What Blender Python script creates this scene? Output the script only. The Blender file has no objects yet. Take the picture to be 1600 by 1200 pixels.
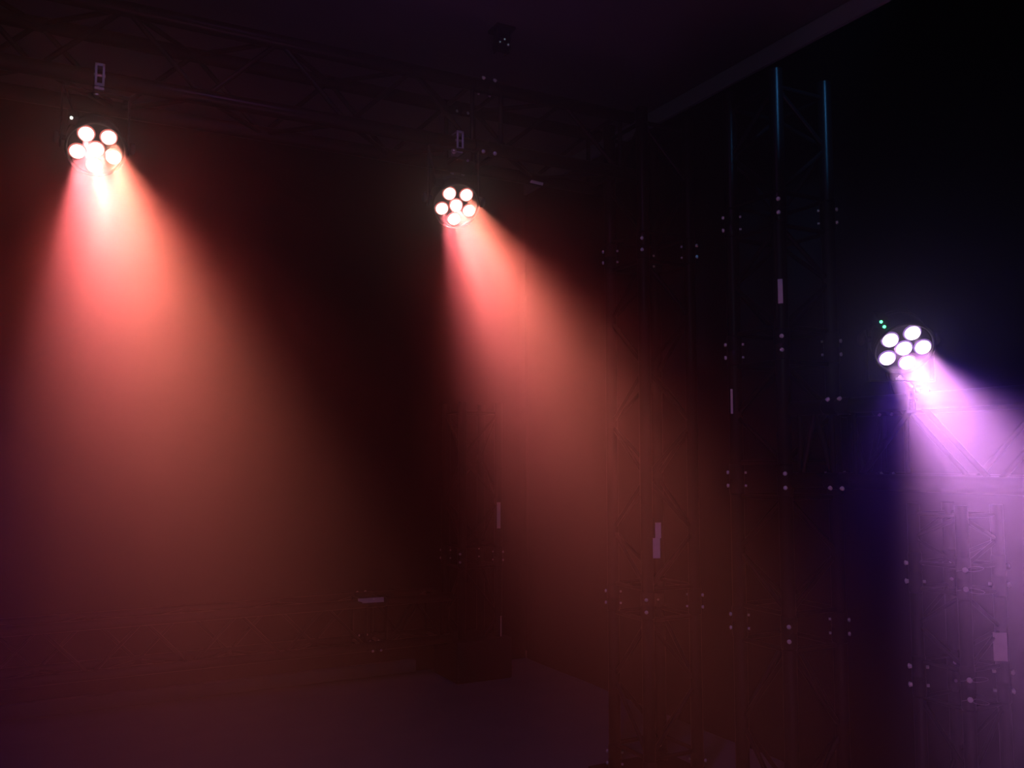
import bpy, bmesh, math, random
from mathutils import Vector, Matrix

random.seed(7)
S = bpy.context.scene
COL = S.collection
R = math.radians

# ------------------------------------------------------------------ camera, world, exposure
cam_data = bpy.data.cameras.new('camera')
cam_data.sensor_width = 36.0
cam_data.lens = 31.5
cam_data.clip_start = 0.02
cam = bpy.data.objects.new('camera', cam_data)
COL.objects.link(cam)
cam.location = (0.0, 0.0, 1.3)
cam.rotation_euler = (R(94.7), 0.0, R(-28.0))
S.camera = cam

W = bpy.data.worlds.new('dark_world')
S.world = W
W.use_nodes = True
W.node_tree.nodes['Background'].inputs['Color'].default_value = (0, 0, 0, 1)
W.node_tree.nodes['Background'].inputs['Strength'].default_value = 0.0

S.view_settings.view_transform = 'Standard'
S.view_settings.look = 'None'
S.view_settings.gamma = 1.0
S.view_settings.exposure = 0.0
S.view_settings.use_curve_mapping = False
S.cycles.use_denoising = True
S.cycles.volume_bounces = 0
S.cycles.max_bounces = 6
S.cycles.diffuse_bounces = 3
S.cycles.sample_clamp_indirect = 2.0


def spot(name, loc, direction, energy, color, cone, blend=1.0, radius=0.015, parent=None):
    L = bpy.data.lights.new(name, 'SPOT')
    L.energy = energy
    L.color = color
    L.spot_size = R(cone)
    L.spot_blend = blend
    L.shadow_soft_size = radius
    o = bpy.data.objects.new(name, L)
    COL.objects.link(o)
    o.rotation_euler = Vector(direction).to_track_quat('-Z', 'Y').to_euler()
    if parent is not None:
        o.parent = parent
        o.location = Vector(loc) - parent.location
    else:
        o.location = loc
    return o


# lamps of the rig that hang outside the frame
spot('violet_par_beside_frame', (-0.85, 2.80, 2.10), (0.12, -0.72, -0.69), 330, (0.36, 0.0, 0.85), 58, radius=0.05)
spot('violet_par_over_floor', (0.7, 1.5, 3.05), (0.10, 0.42, -1.0), 28.0, (0.50, 0.16, 0.80), 125, radius=0.06)
spot('cool_work_light', (-1.0, -1.2, 2.3), (0.52, 0.85, 0.02), 25, (0.55, 0.80, 1.0), 75, radius=0.10)
spot('blue_wash', (1.85, 1.15, 3.08), (0.56, 1.12, -0.56), 62, (0.08, 0.40, 1.0), 20, blend=0.7, radius=0.04)

# ------------------------------------------------------------------ materials


def mat(name, color, rough=0.6, metal=0.0, emit=None, estr=0.0, noise=0.0, scale=30.0, bump=0.0, spec=0.5):
    m = bpy.data.materials.new(name)
    m.use_nodes = True
    nt = m.node_tree
    b = nt.nodes['Principled BSDF']
    b.inputs['Base Color'].default_value = (*color, 1)
    b.inputs['Roughness'].default_value = rough
    b.inputs['Metallic'].default_value = metal
    b.inputs['Specular IOR Level'].default_value = spec
    if emit:
        b.inputs['Emission Color'].default_value = (*emit, 1)
        b.inputs['Emission Strength'].default_value = estr
    if noise or bump:
        tc = nt.nodes.new('ShaderNodeTexCoord')
        n = nt.nodes.new('ShaderNodeTexNoise')
        n.inputs['Scale'].default_value = scale
        n.inputs['Detail'].default_value = 5
        nt.links.new(tc.outputs['Object'], n.inputs['Vector'])
        if noise:
            r = nt.nodes.new('ShaderNodeMapRange')
            r.inputs['To Min'].default_value = 1 - noise
            r.inputs['To Max'].default_value = 1 + noise
            mx = nt.nodes.new('ShaderNodeMix')
            mx.data_type = 'RGBA'
            mx.blend_type = 'MULTIPLY'
            mx.inputs['Factor'].default_value = 1.0
            mx.inputs[6].default_value = (*color, 1)
            nt.links.new(n.outputs['Fac'], r.inputs['Value'])
            nt.links.new(r.outputs['Result'], mx.inputs[7])
            nt.links.new(mx.outputs[2], b.inputs['Base Color'])
        if bump:
            bp = nt.nodes.new('ShaderNodeBump')
            bp.inputs['Strength'].default_value = bump
            bp.inputs['Distance'].default_value = 0.01
            nt.links.new(n.outputs['Fac'], bp.inputs['Height'])
            nt.links.new(bp.outputs['Normal'], b.inputs['Normal'])
    return m


M = {
    'truss': mat('black_coated_aluminium', (0.0035, 0.0035, 0.004), 0.33, 0.0, noise=0.25, scale=60, spec=0.13),
    'steel': mat('zinc_steel', (0.75, 0.76, 0.78), 0.28, 1.0, noise=0.1, scale=90),
    'pin': mat('zinc_pin', (0.80, 0.80, 0.80), 0.45, 0.0, noise=0.1, scale=90),
    'clip': mat('dull_wire', (0.30, 0.29, 0.30), 0.5, 0.4, noise=0.1, scale=90),
    'clamp': mat('grey_clamp_metal', (0.42, 0.46, 0.50), 0.40, 0.3, noise=0.15, scale=80),
    'black': mat('black_paint', (0.005, 0.005, 0.005), 0.5, noise=0.2, scale=50, spec=0.25),
    'rubber': mat('black_rubber', (0.010, 0.010, 0.010), 0.7, noise=0.2, scale=50),
    'sticker': mat('pale_sticker', (0.62, 0.60, 0.62), 0.6, noise=0.15, scale=40),
    'print': mat('grey_print', (0.25, 0.24, 0.26), 0.6, noise=0.1, scale=40),
    'drape': mat('black_drape', (0.011, 0.010, 0.011), 0.95, noise=0.3, scale=6, bump=0.3, spec=0.05),
    'ceiling': mat('matt_ceiling', (0.18, 0.17, 0.18), 0.9, noise=0.08, scale=3, spec=0.1),
    'cornice': mat('pale_cornice', (0.30, 0.28, 0.33), 0.8, noise=0.08, scale=8, spec=0.1),
    'floor': mat('grey_stage_floor', (0.24, 0.23, 0.24), 0.75, noise=0.12, scale=5, bump=0.05, spec=0.2),
    'base': mat('dark_baseboard', (0.10, 0.095, 0.10), 0.8, noise=0.1, scale=8, spec=0.2),
    'lens_warm': mat('lit_red_lens', (0.9, 0.8, 0.8), 0.3, emit=(1.0, 0.72, 0.62), estr=4),
    'lens_violet': mat('lit_violet_lens', (0.9, 0.8, 0.9), 0.3, emit=(0.95, 0.72, 1.0), estr=4),
    'halo_rim_warm': mat('red_lens_halo_rim', (0.3, 0.1, 0.1), 0.4, emit=(1.0, 0.22, 0.18), estr=0.55),  # rim emission imitates the bloom around a lit lens
    'halo_rim_violet': mat('violet_lens_halo_rim', (0.2, 0.1, 0.3), 0.4, emit=(0.62, 0.36, 1.0), estr=0.35),  # same imitated bloom, in violet
    'led_green': mat('green_indicator', (0.1, 0.6, 0.2), 0.4, emit=(0.08, 1.0, 0.30), estr=5),
    'led_white': mat('white_indicator', (0.6, 0.6, 0.6), 0.4, emit=(0.9, 1.0, 0.85), estr=4),
}

# ------------------------------------------------------------------ mesh helpers


def add_tube(bm, a, b, r, n=12, r2=None):
    a, b = Vector(a), Vector(b)
    L = (b - a).length
    q = (b - a).to_track_quat('Z', 'Y')
    r2 = r if r2 is None else r2
    e = min(0.0015, L * 0.1)
    # rings close to each end keep the shading of the round side clean
    add_lathe(bm, [(r, 0), (r, e), (r2, L - e), (r2, L)], a, q, n)


def add_path(bm, pts, r, n=8):
    pts = [Vector(p) for p in pts]
    rings = []
    for k, p in enumerate(pts):
        d = (pts[min(k + 1, len(pts) - 1)] - pts[max(k - 1, 0)]).normalized()
        q = d.to_track_quat('Z', 'Y')
        rings.append([bm.verts.new(p + q @ Vector((r * math.cos(2 * math.pi * i / n), r * math.sin(2 * math.pi * i / n), 0))) for i in range(n)])
    for a, b in zip(rings, rings[1:]):
        # match the closest start vertex so the tube does not twist
        s = min(range(n), key=lambda t: (b[t].co - a[0].co).length)
        for i in range(n):
            j = (i + 1) % n
            f = bm.faces.new((a[i], a[j], b[(j + s) % n], b[(i + s) % n]))
            f.smooth = True
    bm.faces.new(rings[0][::-1])
    bm.faces.new(rings[-1])


def add_box(bm, c, size, q=None, bevel=0.0):
    t = bmesh.new()
    bmesh.ops.create_cube(t, size=1.0)
    for v in t.verts:
        v.co = Vector((v.co.x * size[0], v.co.y * size[1], v.co.z * size[2]))
    if bevel:
        bmesh.ops.bevel(t, geom=list(t.edges), offset=bevel, segments=2, profile=0.5, affect='EDGES')
    mp = {}
    for v in t.verts:
        p = v.co.copy()
        if q is not None:
            p = q @ p
        mp[v] = bm.verts.new(Vector(c) + p)
    for f in t.faces:
        bm.faces.new([mp[v] for v in f.verts])
    t.free()


def add_lathe(bm, prof, c, q, n=32, cap=True):
    """prof = [(radius, height)] spun about q's Z axis at c."""
    rings = []
    for r, z in prof:
        rings.append([bm.verts.new(Vector(c) + q @ Vector((r * math.cos(2 * math.pi * i / n), r * math.sin(2 * math.pi * i / n), z))) for i in range(n)])
    for a, b in zip(rings, rings[1:]):
        for i in range(n):
            j = (i + 1) % n
            f = bm.faces.new((a[i], a[j], b[j], b[i]))
            f.smooth = True
    if cap:
        bm.faces.new(rings[0][::-1])
        bm.faces.new(rings[-1])


def obj(name, bm, m, parent=None):
    """Links a bmesh given in world coordinates as one object; under a parent the mesh is moved into the parent's frame."""
    bmesh.ops.recalc_face_normals(bm, faces=list(bm.faces))
    base = Vector((0, 0, 0))
    p = parent
    while p is not None:
        base += p.location
        p = p.parent
    if parent is not None:
        bmesh.ops.translate(bm, verts=list(bm.verts), vec=-base)
    me = bpy.data.meshes.new(name)
    bm.to_mesh(me)
    bm.free()
    me.materials.append(m)
    o = bpy.data.objects.new(name, me)
    COL.objects.link(o)
    if parent is not None:
        o.parent = parent
    return o


def thing(name, label, cat, loc, group=None):
    o = bpy.data.objects.new(name, None)
    COL.objects.link(o)
    o.location = loc
    o.empty_display_size = 0.1
    o['label'] = label
    o['category'] = cat
    if group:
        o['group'] = group
    return o


def struct(name, bm, m, label=None):
    o = obj(name, bm, m)
    o['kind'] = 'structure'
    if label:
        o['label'] = label
    return o


# ------------------------------------------------------------------ the room
XL, XR, YF, YB, ZC = -2.4, 2.88, -2.6, 5.22, 3.155
bm = bmesh.new(); add_box(bm, ((XL + XR) / 2, (YF + YB) / 2, -0.05), (XR - XL + 0.4, YB - YF + 0.4, 0.1)); struct('floor', bm, M['floor'])
bm = bmesh.new(); add_box(bm, ((XL + XR) / 2, (YF + YB) / 2, ZC + 0.05), (XR - XL + 0.4, YB - YF + 0.4, 0.1)); struct('ceiling', bm, M['ceiling'])


def drape_wall(name, a, b, outward):
    """A black drape hung as a wall: shallow soft folds, 4 cm deep, closed at the back."""
    a, b, outward = Vector(a), Vector(b), Vector(outward)
    bm = bmesh.new()
    L = (b - a).length
    n = int(L / 0.05)
    rows = []
    ph = random.random() * 6
    for k in range(n + 1):
        t = k / n
        s = t * L
        w = 0.010 * (1 + math.sin(s * 7 + ph + 1.1 * math.sin(s * 1.9))) * 0.5
        p = a + (b - a) * t
        f0 = p + outward * w
        bk = p + outward * 0.08
        rows.append([bm.verts.new((q.x, q.y, z)) for q in (f0, bk) for z in (0.0, ZC)])
    for r0, r1 in zip(rows, rows[1:]):
        f = bm.faces.new((r0[0], r1[0], r1[1], r0[1])); f.smooth = True
        bm.faces.new((r0[2], r0[3], r1[3], r1[2]))
        bm.faces.new((r0[1], r1[1], r1[3], r0[3]))
        bm.faces.new((r0[0], r0[2], r1[2], r1[0]))
    for r0 in (rows[0], rows[-1]):
        bm.faces.new((r0[0], r0[1], r0[3], r0[2]))
    return struct(name, bm, M['drape'])


drape_wall('wall_back', (XL, YB, 0), (XR, YB, 0), (0, 1, 0))
drape_wall('wall_right', (XR, YF, 0), (XR, YB, 0), (1, 0, 0))
drape_wall('wall_left', (XL, YF, 0), (XL, YB, 0), (-1, 0, 0))
drape_wall('wall_front', (XL, YF, 0), (XR, YF, 0), (0, -1, 0))
bm = bmesh.new(); add_box(bm, (XR - 0.012, (YF + YB) / 2, ZC - 0.042), (0.022, YB - YF - 0.02, 0.082), bevel=0.003); struct('trim_1', bm, M['cornice'])
bm = bmesh.new(); add_box(bm, ((XL + 2.1) / 2, YB - 0.03, 0.045), (2.1 - XL - 0.02, 0.05, 0.07), bevel=0.004); struct('baseboard_back', bm, M['base'])

# ------------------------------------------------------------------ truss
TR, BR = 0.025, 0.009


def zigzag(bm, p0, p1, off, pitch, r, start=0):
    """A lattice of straight braces between two parallel chords: p0->p1 and the same line moved by off."""
    p0, p1, off = Vector(p0), Vector(p1), Vector(off)
    L = (p1 - p0).length
    n = max(2, round(L / pitch))
    for k in range(n):
        a = p0 + (p1 - p0) * (k / n)
        b = p0 + (p1 - p0) * ((k + 1) / n)
        if (k + start) % 2 == 0:
            b = b + off
        else:
            a = a + off
        add_tube(bm, a, b, r, 8)


def coupler(parent, p, axis, pin_dir, tr, gap, pin_len, clip=False):
    """A sleeve joint on one chord, with two tapered locking pins through it."""
    p, axis, pin_dir = Vector(p), Vector(axis).normalized(), Vector(pin_dir).normalized()
    bm = bmesh.new()
    q = axis.to_track_quat('Z', 'Y')
    h = gap * 1.15
    add_lathe(bm, [(tr * 1.02, -h), (tr * 1.12, -h + 0.006), (tr * 1.12, -0.003), (tr * 1.04, 0), (tr * 1.12, 0.003), (tr * 1.12, h - 0.006), (tr * 1.02, h)], p, q, 16)
    c = obj('coupler', bm, M['truss'], parent)
    for s in (-1, 1):
        o = p + axis * (s * gap / 2)
        bm = bmesh.new()
        add_tube(bm, o - pin_dir * pin_len, o + pin_dir * pin_len, 0.0062, 10, 0.0048)
        add_lathe(bm, [(0.003, -0.002), (0.0075, 0), (0.0075, 0.004), (0.003, 0.006)], o - pin_dir * pin_len, pin_dir.to_track_quat('Z', 'Y'), 10)
        obj('pin', bm, M['pin'], c)
        if clip:
            bm = bmesh.new()
            side = pin_dir.cross(axis).normalized()
            tip = o - pin_dir * (pin_len - 0.004)
            pts = []
            for k in range(15):
                t = k / 14 * 2 * math.pi
                u = 0.026 - 0.026 * math.cos(t)
                v = 0.0065 * math.sin(t) * (1 if u > 0.02 else 0.6)
                pts.append(tip + side * (clip * (u - 0.006)) + axis * (v + s * 0.12 * u) - pin_dir * 0.004)
            pts.append(tip - side * (clip * 0.022) - axis * 0.004 - pin_dir * 0.004)
            add_path(bm, pts, 0.0009, 6)
            obj('spring_clip', bm, M['clip'], c)
    return c


def truss(name, label, start, axis, length, s, joints, u, v, group=None, tr=TR, br=BR, pitch=None, gap=0.048, ends=True, clips=()):
    """Box truss: four chords, a lattice on each face, an end frame at each end and couplers at the joints."""
    start, axis, u, v = Vector(start), Vector(axis), Vector(u), Vector(v)
    t = thing(name, label, 'truss', start, group)
    pitch = pitch or s
    end = start + axis * length
    corners = {}
    for a in (-1, 1):
        for b in (-1, 1):
            o = u * (a * s / 2) + v * (b * s / 2)
            corners[(a, b)] = o
            bm = bmesh.new()
            k = max(2, round(length / 0.1))
            qa = axis.to_track_quat('Z', 'Y')
            add_lathe(bm, [(tr, 0), (tr, 0.0015)] + [(tr, length * i / k) for i in range(1, k)] + [(tr, length - 0.0015), (tr, length)], start + o, qa, 20)
            obj('chord', bm, M['truss'], t)
    faces = [((-1, -1), u * s), ((-1, 1), u * s), ((-1, -1), v * s), ((1, -1), v * s)]
    stops = [0.0] + sorted(joints) + [length]
    for k, (c, off) in enumerate(faces):
        for a, b in zip(stops, stops[1:]):
            if b - a < 0.12:
                continue
            bm = bmesh.new()
            m = min(0.06, (b - a) * 0.15)
            p0, p1 = start + axis * (a + m) + corners[c], start + axis * (b - m) + corners[c]
            zigzag(bm, p0, p1, off, pitch, br, k % 2)
            for p in (p0, p1):
                add_tube(bm, p, p + off, br, 8)
            obj('lattice', bm, M['truss'], t)
    for j in joints:
        for (a, b), o in corners.items():
            # pins run along the diagonal of the box
            d = (u * a + v * b)
            coupler(t, start + axis * j + o, axis, -d, tr, gap, tr + 0.010, clip=(1 if (a, b) in clips else 0))
    return t


def sticker(parent, c, normal, w, h, tilt=0.0, up=(0, 0, 1)):
    normal, up = Vector(normal).normalized(), Vector(up)
    x = up.cross(normal).normalized()
    y = normal.cross(x)
    q = Matrix((x, y, normal)).transposed().to_quaternion()
    bm = bmesh.new()
    add_box(bm, c, (w, h, 0.0012), q)
    st = obj('sticker', bm, M['sticker'], parent)
    st['label'] = 'pale label stuck on the truss'
    return st, q


X, Y, Z = (1, 0, 0), (0, 1, 0), (0, 0, 1)


def base_plate(parent, c, w):
    bm = bmesh.new()
    add_box(bm, (c[0], c[1], 0.006), (w, w, 0.012), bevel=0.002)
    return obj('base_plate', bm, M['truss'], parent)


G_T = 'truss towers along the right side'
# middle tower: stands where the overhead truss meets the side row
A = (2.30, 3.07)
tA = truss('truss_tower', 'tall black truss tower where the overhead truss ends, two pale labels at mid-height', (*A, 0.012), Z, 2.74, 0.239,
           [0.045, 0.703, 2.158], X, Y, G_T)
base_plate(tA, A, 0.40)
sticker(tA, (2.2175, 2.9245, 1.010), (-0.35, -0.94, 0), 0.024, 0.062)
sticker(tA, (2.208, 2.924, 0.940), (-0.35, -0.94, 0), 0.030, 0.080)
# side tower
B = (2.39, 2.40)
tB = truss('truss_tower', 'tall black truss tower left of the violet light, blue glints on its upper tubes', (*B, 0.012), Z, 2.66, 0.239,
           [0.70, 1.21, 1.68, 2.16], X, Y, G_T)
base_plate(tB, B, 0.40)
sticker(tB, (2.2440, 2.5095, 1.505), (-0.6, -0.8, 0), 0.008, 0.090)
sticker(tB, (2.2500, 2.2610, 1.872), (-0.75, -0.66, 0), 0.016, 0.085)
# back corner tower
D = (2.37, 4.98)
tD = truss('truss_tower', 'short black truss tower in the back corner of the room, on a dark ballast block', (*D, 0.012), Z, 1.62, 0.239,
           [0.70], X, Y, G_T)
bm = bmesh.new()
add_box(bm, (D[0] - 0.0, D[1] - 0.02, 0.12), (0.36, 0.34, 0.238), bevel=0.012)
ob = obj('ballast_block', bm, M['rubber'], tD)
sticker(tD, (2.478, 4.8305, 0.955), (-0.45, -0.9, 0), 0.022, 0.155)
sticker(tD, (2.495, 4.8330, 0.30), (-0.1, -1, 0), 0.006, 0.12)
# small tower under the side truss, nearest on the right
Cc = (2.36, 1.71)
tC = truss('truss_tower', 'thin black truss tower at lower right, under the side truss, with pale label', (*Cc, 0.012), Z, 1.155, 0.155,
           [0.660, 0.955], X, Y, G_T, tr=0.0175, br=0.006, gap=0.052, clips=((-1, -1),))
base_plate(tC, Cc, 0.30)
sticker(tC, (2.410, 1.6195, 0.772), (-0.62, -0.78, 0), 0.036, 0.078)

# overhead truss over the stage, ends at the middle tower
tO = truss('overhead_truss', 'long black box truss overhead that carries the two red lights', (-1.90, 3.07, 2.58), X, 4.03, 0.239,
           [0.36, 3.36], Y, Z)
sticker(tO, (1.80, 3.166, 2.438), (-0.3, -0.8, -0.5), 0.055, 0.012, up=(0, 0.5, -0.8))
# low truss along the back wall
tL = truss('low_truss', 'black box truss lying low along the back wall at left', (-1.90, 4.97, 0.375), X, 4.08, 0.239,
           [1.2, 3.62], Y, Z)
sticker(tL, (1.68, 4.825, 0.512), (-0.1, -0.95, 0.25), 0.145, 0.026)
# side truss, runs from the side tower towards the viewer at right
tS = truss('side_truss', 'black box truss at chest height behind the violet light beam', (2.39, 2.238, 1.345), (0, -1, 0), 3.4, 0.239,
           [0.198, 1.7], X, Z)

# ------------------------------------------------------------------ stage lights


def par(label, loc, az, el, roll, lens_m, color_l, color_r, wide, e_led, e_wide, mount, led, cone=17):
    """A small LED par: housing, bezel, six lenses, yoke, clamp on the truss chord; its own six beams."""
    c = Vector(loc)
    d = Vector((math.sin(az) * math.cos(el), -math.cos(az) * math.cos(el), -math.sin(el)))
    r = d.cross(Vector(Z)).normalized()
    up = r.cross(d)
    q = Matrix((r, up, -d)).transposed().to_quaternion()      # local -Z looks along the beam
    t = thing('stage_light', label, 'stage light', c, 'LED stage lights on the trusses')
    loc3 = lambda x, y, z: c + r * x + up * y - d * z
    # housing: a short can with a heat-sink back
    bm = bmesh.new()
    prof = [(0.074, -0.002), (0.080, 0.002), (0.080, 0.050), (0.074, 0.058), (0.074, 0.066), (0.078, 0.068), (0.078, 0.073),
            (0.072, 0.075), (0.072, 0.081), (0.075, 0.083), (0.075, 0.088), (0.060, 0.096), (0.030, 0.099)]
    add_lathe(bm, prof, c, q, 40)
    obj('housing', bm, M['black'], t)
    bm = bmesh.new()
    add_lathe(bm, [(0.078, 0.001), (0.084, -0.002), (0.086, -0.010), (0.082, -0.013), (0.078, -0.010), (0.077, -0.004)], c, q, 40, cap=False)
    obj('bezel', bm, M['black'], t)
    # lenses: a centre one and a ring of five
    pos = [(0, 0)] + [(0.052 * math.cos(roll + i * 2 * math.pi / 5), 0.052 * math.sin(roll + i * 2 * math.pi / 5)) for i in range(5)]
    for x, y in pos:
        bm = bmesh.new()
        p = loc3(x, y, -0.003)
        add_lathe(bm, [(0.0210, 0.003), (0.0210, -0.003), (0.0200, -0.0075), (0.0170, -0.0115), (0.0120, -0.0145), (0.0060, -0.0160), (0.0020, -0.0164)], p, q, 24)
        ln = obj('lens', bm, lens_m, t)
        bm = bmesh.new()
        add_lathe(bm, [(0.0200, 0.002), (0.0205, -0.0015), (0.0225, -0.0028), (0.0250, -0.0010), (0.0255, 0.002)], p, q, 24, cap=False)
        obj('lens_halo_rim', bm, M['halo_rim_violet'] if lens_m is M['lens_violet'] else M['halo_rim_warm'], ln)  # lens collar, made to glow dimly as a stand-in for bloom
        k = (1 - x / 0.052) / 2          # r points to the viewer's left
        col = tuple(color_l[i] * (1 - k) + color_r[i] * k for i in range(3))
        dd = d + r * (x * 0.9) + up * (y * 0.9)
        spot('led_beam', loc3(x, y, -0.023), dd, e_led, col, cone, 1.0, 0.012, t)
    for dx, colw, ew, cw in wide:
        spot('spill_beam', loc3(0, 0, -0.024), d + r * dx, e_wide * ew, colw, cw, 1.0, 0.03, t)
    # yoke
    m = Vector(mount)
    sgn = 1 if m.z > c.z else -1
    piv = 0.045
    cross = Vector((r.x, r.y, 0)).normalized()
    mid = c - d * piv
    top = Vector((mid.x, mid.y, m.z - sgn * 0.055))
    qz = Matrix((cross, Vector(Z).cross(cross), Vector(Z))).transposed().to_quaternion()
    bm = bmesh.new()
    for s in (-1, 1):
        a, b = mid + cross * (s * 0.093), top + cross * (s * 0.093)
        L = abs(b.z - a.z) + 0.03
        add_box(bm, (a.x, a.y, (a.z + b.z) / 2 - sgn * 0.012), (0.004, 0.026, L), qz, 0.001)
    add_box(bm, (top.x, top.y, top.z), (0.190, 0.026, 0.004), qz, 0.001)
    yk = obj('yoke', bm, M['black'], t)
    for s in (-1, 1):
        bm = bmesh.new()
        add_tube(bm, mid + cross * (s * 0.078), mid + cross * (s * 0.104), 0.008, 12)
        add_lathe(bm, [(0.016, 0), (0.018, 0.003), (0.018, 0.012), (0.014, 0.015)], mid + cross * (s * 0.098), (cross * s).to_track_quat('Z', 'Y'), 16)
        obj('knob', bm, M['rubber'], yk)
    # clamp: a slotted bracket hooked over the chord, a bolt below it
    bm = bmesh.new()
    fy = Vector((0, -1, 0)) if abs(m.x - 2.27) > 0.05 else Vector((-1, 0, 0))
    sx = Vector(Z).cross(fy)
    qc = Matrix((sx, Vector(Z).cross(sx), Vector(Z))).transposed().to_quaternion()
    f = m + fy * 0.033
    for s in (-1, 1):
        add_box(bm, f + sx * (s * 0.0105) , (0.007, 0.006, 0.070), qc, 0.001)
    for z in (-0.031, 0.031):
        add_box(bm, f + Vector((0, 0, z)), (0.028, 0.006, 0.009), qc, 0.001)
    bk = m - fy * 0.031
    add_box(bm, bk + Vector((0, 0, 0.006)), (0.028, 0.006, 0.055), qc, 0.001)
    add_box(bm, m + Vector((0, 0, sgn * 0.031)), (0.028, 0.068, 0.007), qc, 0.001)
    add_box(bm, m + fy * 0.004 - Vector((0, 0, sgn * 0.040)), (0.028, 0.050, 0.010), qc, 0.002)
    cl = obj('clamp', bm, M['clamp'] if sgn > 0 else M['black'], t)
    if sgn > 0:
        cl['label'] = 'grey metal clamp'
    bm = bmesh.new()
    add_tube(bm, m - Vector((0, 0, sgn * 0.028)), Vector((top.x, top.y, top.z - sgn * 0.012)), 0.006, 12)
    add_lathe(bm, [(0.011, -0.004), (0.011, 0.004)], Vector((top.x, top.y, top.z - sgn * 0.006)), Matrix.Identity(3).to_quaternion(), 6)
    obj('bolt', bm, M['steel'], cl)
    bm = bmesh.new()
    add_tube(bm, f - fy * 0.006 + sx * -0.016, f - fy * 0.006 + sx * 0.016, 0.005, 10)
    obj('bolt', bm, M['steel'], cl)
    # indicator on a small control panel at the upper left of the can
    bm = bmesh.new()
    pc = loc3(0.066, 0.066, 0.045)
    add_box(bm, pc, (0.030, 0.030, 0.050), q, 0.003)
    pn = obj('control_panel', bm, M['black'], t)
    if led:
        bm = bmesh.new()
        add_lathe(bm, [(0.0042, 0.0), (0.0038, -0.003), (0.002, -0.0045)], loc3(0.072, 0.074, 0.018), q, 12)
        il = obj('indicator_light', bm, led, pn)
        if led is M['led_green']:
            bm = bmesh.new()
            add_lathe(bm, [(0.0045, 0.0), (0.004, -0.003), (0.002, -0.0045)], loc3(0.060, 0.058, 0.018), q, 12)
            obj('indicator_light', bm, led, pn)
    # power cable from the back of the can up to the truss
    bm = bmesh.new()
    a = loc3(0.02, 0.0, 0.098)
    e = m - fy * 0.03 + sx * -0.10 + Vector((0, 0, sgn * 0.0))
    pts = []
    for k in range(17):
        u = k / 16
        p = a.lerp(e, u)
        p = p - d * (0.06 * math.sin(math.pi * u)) + Vector((0, 0, -0.03 * math.sin(math.pi * u)))
        pts.append(p)
    add_path(bm, pts, 0.0045, 8)
    obj('power_cable', bm, M['rubber'], t)
    return t


WARM_L, WARM_R = (1.0, 0.165, 0.200), (1.0, 0.250, 0.140)
wide_warm = [(0.0, (1.0, 0.180, 0.15), 660, 24), (0.0, (1.0, 0.12, 0.10), 200, 36), (0.0, (1.0, 0.09, 0.09), 12, 54), (-0.20, (1.0, 0.08, 0.16), 0.5, 80), (0.20, (1.0, 0.14, 0.06), 0.7, 85), (0.0, (1.0, 0.03, 0.03), 0.05, 120)]
par('red stage light hanging from the overhead truss at far left', (0.128, 2.892, 2.222), 0.070, 0.679, 7.217 % (2 * math.pi),
    M['lens_warm'], WARM_L, WARM_R, wide_warm, 500, 1.0, (0.132, 2.9505, 2.4605), M['led_white'])
par('red stage light nearer the middle of the picture, right of the other red light', (1.284, 2.838, 2.192), -0.168, 0.685, 0.927,
    M['lens_warm'], WARM_L, WARM_R, wide_warm, 500, 1.0, (1.336, 2.9505, 2.4605), None)
wide_violet = [(0.0, (0.90, 0.34, 1.0), 24, 24), (0.0, (0.95, 0.33, 0.95), 42, 42), (0.10, (0.22, 0.06, 1.0), 2.0, 60), (-0.12, (0.12, 0.06, 1.0), 7, 46), (0.0, (0.04, 0.02, 0.6), 0.10, 110)]
par('violet stage light with a green indicator on the right side truss', (2.172, 1.713, 1.613), -0.53, 0.675, 0.557,
    M['lens_violet'], (0.95, 0.43, 0.98), (1.0, 0.43, 0.84), wide_violet, 430, 33, (2.2705, 1.745, 1.4645), M['led_green'])

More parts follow.
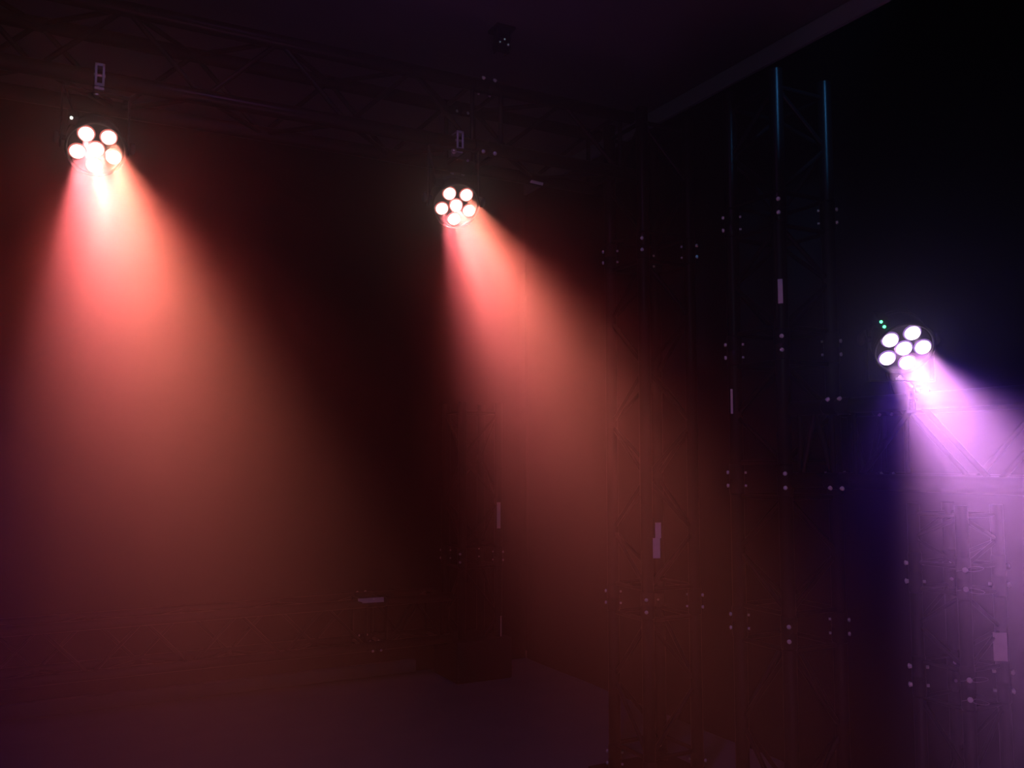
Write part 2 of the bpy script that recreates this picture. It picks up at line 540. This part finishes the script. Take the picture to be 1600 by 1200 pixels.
# ------------------------------------------------------------------ small thing under the ceiling
hk = thing('ceiling_bracket', 'small dark bracket with bolts hanging from the ceiling above the overhead truss', 'bracket', (1.72, 3.33, ZC))
bm = bmesh.new(); add_box(bm, (1.72, 3.33, ZC - 0.008), (0.09, 0.09, 0.014), bevel=0.002); obj('mounting_plate', bm, M['black'], hk)
bm = bmesh.new()
for s in (-1, 1):
    add_box(bm, (1.72 + s * 0.026, 3.33, ZC - 0.060), (0.006, 0.05, 0.10), bevel=0.001)
add_tube(bm, (1.685, 3.33, ZC - 0.085), (1.755, 3.33, ZC - 0.085), 0.022, 14)
obj('fork', bm, M['black'], hk)
for dx, dz in ((-0.02, -0.075), (0.02, -0.078), (0.002, -0.058)):
    bm = bmesh.new()
    add_lathe(bm, [(0.007, 0), (0.007, 0.004), (0.003, 0.006)], (1.72 + dx, 3.306, ZC + dz), Vector((-0.4, -0.8, -0.3)).to_track_quat('Z', 'Y'), 8)
    obj('bolt', bm, M['steel'], hk)

# ------------------------------------------------------------------ haze that fills the room
hm = bpy.data.materials.new('stage_haze')
hm.use_nodes = True
nt = hm.node_tree
for n in list(nt.nodes):
    if n.type != 'OUTPUT_MATERIAL':
        nt.nodes.remove(n)
vs = nt.nodes.new('ShaderNodeVolumeScatter')
vs.inputs['Color'].default_value = (1, 1, 1, 1)
# the haze hangs thicker under the ceiling than near the floor
geo = nt.nodes.new('ShaderNodeNewGeometry')
sep = nt.nodes.new('ShaderNodeSeparateXYZ')
ramp = nt.nodes.new('ShaderNodeMapRange')
ramp.interpolation_type = 'SMOOTHSTEP'
ramp.inputs['From Min'].default_value = 0.45
ramp.inputs['From Max'].default_value = 2.4
ramp.inputs['To Min'].default_value = 0.022
ramp.inputs['To Max'].default_value = 0.085
nt.links.new(geo.outputs['Position'], sep.inputs['Vector'])
nt.links.new(sep.outputs['Z'], ramp.inputs['Value'])
nt.links.new(ramp.outputs['Result'], vs.inputs['Density'])
vs.inputs['Anisotropy'].default_value = 0.84
nt.links.new(vs.outputs['Volume'], nt.nodes['Material Output'].inputs['Volume'])
bm = bmesh.new()
add_box(bm, ((XL + XR) / 2, (YF + YB) / 2, ZC / 2), (XR - XL + 0.06, YB - YF + 0.06, ZC + 0.06))
hz = obj('haze', bm, hm)
hz['kind'] = 'stuff'
hz['label'] = 'thin theatre haze that fills the dark room and shows the beams'
hz['category'] = 'haze'
